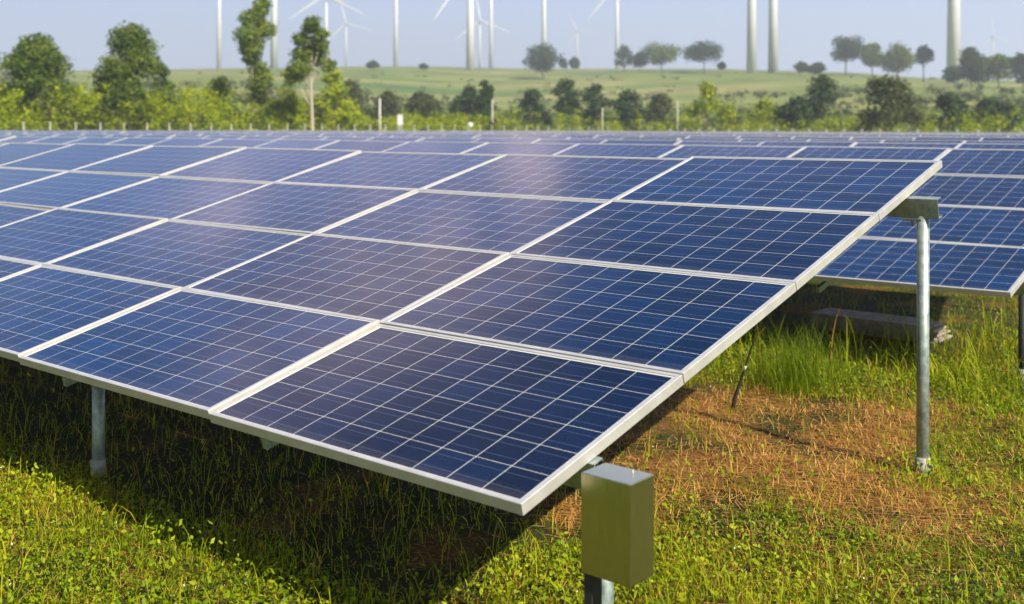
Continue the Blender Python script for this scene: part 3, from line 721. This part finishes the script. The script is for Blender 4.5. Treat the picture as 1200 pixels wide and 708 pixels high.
for q in range(420):
    px = random.uniform(560, 1290); d = fence_depth(px)+random.uniform(2, 45)
    (parts if random.random() < .7 else dark_parts).append(bush(px, d, random.uniform(2.0, 6.2), random.uniform(1.8, 4.6), 140))
P, pl, tn = join(parts); o = link('undergrowth', np_mesh('undergrowth', P, pl, [L_YEL], tint=tn)); tag(o, kind='stuff')
scr = []
for q in range(520):     # small bushes in lines and drifts on the meadow
    px = random.uniform(-60, 1260); d = random.choice([random.gauss(262, 7), random.gauss(330, 10), random.uniform(300, 640)])
    scr.append(bush(px, d, random.uniform(.7, 2.2), random.uniform(1.5, 6), 40, .6))
P, pl, tn = join(scr); o = link('meadow_bushes', np_mesh('meadow_bushes', P, pl, [L_MID], tint=tn)); tag(o, kind='stuff')
for q in range(380):     # scrub scattered up the hillside
    px = random.uniform(-60, 1250); d = random.uniform(215, 430)
    dark_parts.append(bush(px, d, random.uniform(1.5, 4.5), random.uniform(3, 9), 90, .6))
P, pl, tn = join(dark_parts); o = link('hillside_scrub', np_mesh('hillside_scrub', P, pl, [L_OLIVE], tint=tn)); tag(o, kind='stuff')

# ------------------------------------------------------------------ fences, poles, cabinet
def fence(label, pts, ph, pr, wires):
    x0, y0 = pts[0]; root = empty('wire_fence', (x0, y0, float(terrain(x0, y0))), label, 'fence')
    z00 = float(terrain(x0, y0))
    mb = MB(); mb.box((-pr, -pr, -.4), (pr, pr, ph)); mb.face([(-pr, -pr, ph+.001), (pr, -pr, ph+.001), (0, 0, ph+pr)]); pm = mb.mesh('post', POSTC)
    for x, y in pts: link('post', pm, root, (x-x0, y-y0, float(terrain(x, y))-z00))
    mb = MB()
    for f in wires: mb.tube([(x-x0, y-y0, float(terrain(x, y))-z00+f) for x, y in pts], .006, 4)
    link('wire', mb.mesh('wire', GALV), root)
fence('row of pale fence posts in front of the bright thicket at the left', [(-109.0, 36+2.84*q) for q in range(43)], 2.5, .055, (.4, .9, 1.4, 1.9, 2.4))
fence('row of short pale fence posts behind the last panels at the right', [(-109+2.84*q, 158.0) for q in range(4, 62)], 2.05, .11, (.5, 1.0, 1.5, 1.9))
def pole(label, px, d, y_top, r):
    X, Y = at(px, d); Z = float(terrain(X, Y)); h = hgt(y_top, d)-Z
    mb = MB(); mb.tube([(0, 0, -.5), (0, 0, h)], [r, r*.75], 10); mb.tube([(-.02, 0, h-.25), (-.02, r+.12, h-.25)], .03, 6)
    o = link('concrete_pole', mb.mesh('concrete_pole', POSTC), loc=(X, Y, Z)); tag(o, label, 'pole', 'bare poles along the field edge')
pole('bare pale pole standing left of the white cabinet', 445, 150, 116, .17)
pole('bare pole in front of the dark upright tree', 577, 172, 117, .13)
pole('thin pole in the middle of the dark tree row', 706, 188, 126, .11)
pole('thin pole left of the pale stemmed yellow green tree', 794, 182, 118, .10)
X, Y = at(469, 150); Z = float(terrain(X, Y))
root = empty('white_cabinet', (X, Y, Z), 'small white cabinet on legs at the edge of the thicket', 'cabinet'); root.rotation_euler[2] = YAW
zb, zt = hgt(147.0, 150)-Z, hgt(134.5, 150)-Z
mb = MB(); mb.box((-.36, -.25, zb), (.36, .25, zt-.1)); link('cabinet_body', mb.mesh('cabinet_body', WHITEP), root)
mb = MB(); mb.box((-.41, -.30, zt-.098), (.41, .30, zt)); link('cabinet_roof', mb.mesh('cabinet_roof', WHITEP), root)
mb = MB(); mb.box((-.32, -.2, -.3), (-.25, .2, zb-.002)); l1 = mb.mesh('leg', POSTC)
link('leg', l1, root); link('leg', l1, root, (.57, 0, 0))
X, Y = at(551, 160); Z = float(terrain(X, Y)); h = hgt(146.5, 160)-Z
mb = MB(); mb.tube([(0, 0, h-.42), (0, 0, h-.30), (0, 0, h+.1), (0, 0, h+.28), (0, 0, h+.36)], [.25, .36, .38, .28, .05], 14)
root = link('marker_lamp', mb.mesh('marker_lamp', WHITEP), loc=(X, Y, Z)); tag(root, 'small round white marker on a stake left of the bare pole', 'marker')
mb = MB(); mb.tube([(0, 0, -.3), (0, 0, h-.4)], .05, 8); link('stake', mb.mesh('stake', POSTC), root)

# ------------------------------------------------------------------ wind turbines
def blade_mesh(L):
    mb = MB(); rings = []
    for t_, c, th, twist in ((0, 1.9, 1.9, 0), (.05, 2.0, 1.8, .1), (.18, 3.3, .9, .25), (.4, 2.5, .5, .16), (.7, 1.6, .28, .08), (.93, .9, .14, .03), (1, .2, .05, 0)):
        ring = []
        for q in range(10):
            a = 2*math.pi*q/10; cx_ = math.cos(a)*c/2+(c*.18 if t_ > .1 else 0); cz = math.sin(a)*th/2
            ring.append((cx_*math.cos(twist)-cz*math.sin(twist), cx_*math.sin(twist)+cz*math.cos(twist), t_*L+1.2))
        rings.append(ring)
    for a, b in zip(rings, rings[1:]):
        for q in range(10): mb.face([a[q], a[(q+1) % 10], b[(q+1) % 10], b[q]], smooth=True)
    mb.face(rings[-1]); mb.face(rings[0][::-1])
    return mb.mesh('blade', PAINTW)
BLADE = blade_mesh(47.0)
mb = MB(); mb.tube([(0, -1.8, 0), (0, -1.2, 0), (0, .2, 0), (0, 1.6, 0)], [.3, 1.3, 1.7, 1.7], 16); HUB = mb.mesh('hub', PAINTW)
NAC = bm_box((-1.9, 1.7, -1.9), (1.9, 11.5, 2.0), .7, 'nacelle', PAINTW)
def turbine(label, px, d, hub_y, ang, r0=2.15, yaw=0.):
    X, Y = at(px, d); Z = float(terrain(X, Y)); hz = hgt(hub_y, d)-Z
    root = empty('wind_turbine', (X, Y, Z), label, 'wind turbine', 'wind turbines beyond the hill'); root.rotation_euler[2] = YAW+yaw
    mb = MB(); mb.tube([(0, 4.2, -2), (0, 4.2, hz*.5), (0, 4.2, hz-1.95)], [r0, r0*.82, r0*.62], 28); link('tower', mb.mesh('tower', PAINTW), root)
    link('nacelle', NAC, root, (0, 0, hz)); link('hub', HUB, root, (0, 0, hz))
    for q in range(3):
        # angle measured in the picture, counter-clockwise from right
        link('blade', BLADE, root, (0, 0, hz), (0, math.pi/2-math.radians(ang+120*q), 0))
hub80 = lambda d: 83-94*FPX/d
for px, d, hy, ang, r0, lab in [
    (255, 930, hub80(930), 90, 2.1, 'wind turbine whose thin tower stands left of the tall narrow tree'),
    (320, 760, hub80(760), 97, 2.7, 'wind turbine whose tower rises right behind the tall narrow tree'),
    (381, 1150, -5, 213.7, 2.1, 'wind turbine behind the slender pale trunk tree, one blade reaching down left'),
    (405, 1900, 28, 105, 2.3, 'small far wind turbine just right of the slender tree crown'),
    (463, 930, hub80(930), 86, 2.1, 'wind turbine whose tower stands above the bare left ridge'),
    (551, 800, -38, 235.6, 3.2, 'thick towered wind turbine left of centre with a blade tip dipping to its left'),
    (562, 1560, 24, 219, 2.0, 'faint far wind turbine between two nearer towers'),
    (575.5, 1150, -30, 88, 2.3, 'wind turbine with the thin tower right of the thicker centre tower'),
    (637.5, 900, hub80(900), 93, 2.2, 'wind turbine whose tower rises behind the lone bluish round tree'),
    (676, 2500, 36, 118, 3.0, 'small whole wind turbine with three blades in the middle of the sky'),
    (723, 1150, -19, 231, 2.2, 'wind turbine right of the small whole one, a blade pointing down left'),
    (882, 640, hub80(640), 90, 3.1, 'left one of the twin white wind turbine towers'),
    (907, 650, hub80(650), 96, 3.1, 'right one of the twin white wind turbine towers'),
    (1121.5, 560, hub80(560), 92, 3.7, 'nearest wind turbine, its wide white tower at the right'),
    (1164, 2300, 42, 96, 2.2, 'hazy small wind turbine behind the broad tree at the right')]:
    turbine(lab, px, d, hy, ang, r0, random.uniform(-.12, .12))

# ------------------------------------------------------------------ summer haze over the whole scene
mt = bpy.data.materials.new('haze_air'); mt.use_nodes = True; t = mt.node_tree; t.nodes.clear()
out = t.nodes.new('ShaderNodeOutputMaterial'); pv = t.nodes.new('ShaderNodeVolumePrincipled'); pv.inputs['Color'].default_value = (.86, .93, 1, 1)
pv.inputs['Density'].default_value = .0005; pv.inputs['Anisotropy'].default_value = .2; t.links.new(pv.outputs[0], out.inputs['Volume'])
mb = MB(); mb.box((-3000, -3000, GZ-1), (3000, 3000, 330)); o = link('haze', mb.mesh('haze', mt)); tag(o, kind='stuff')
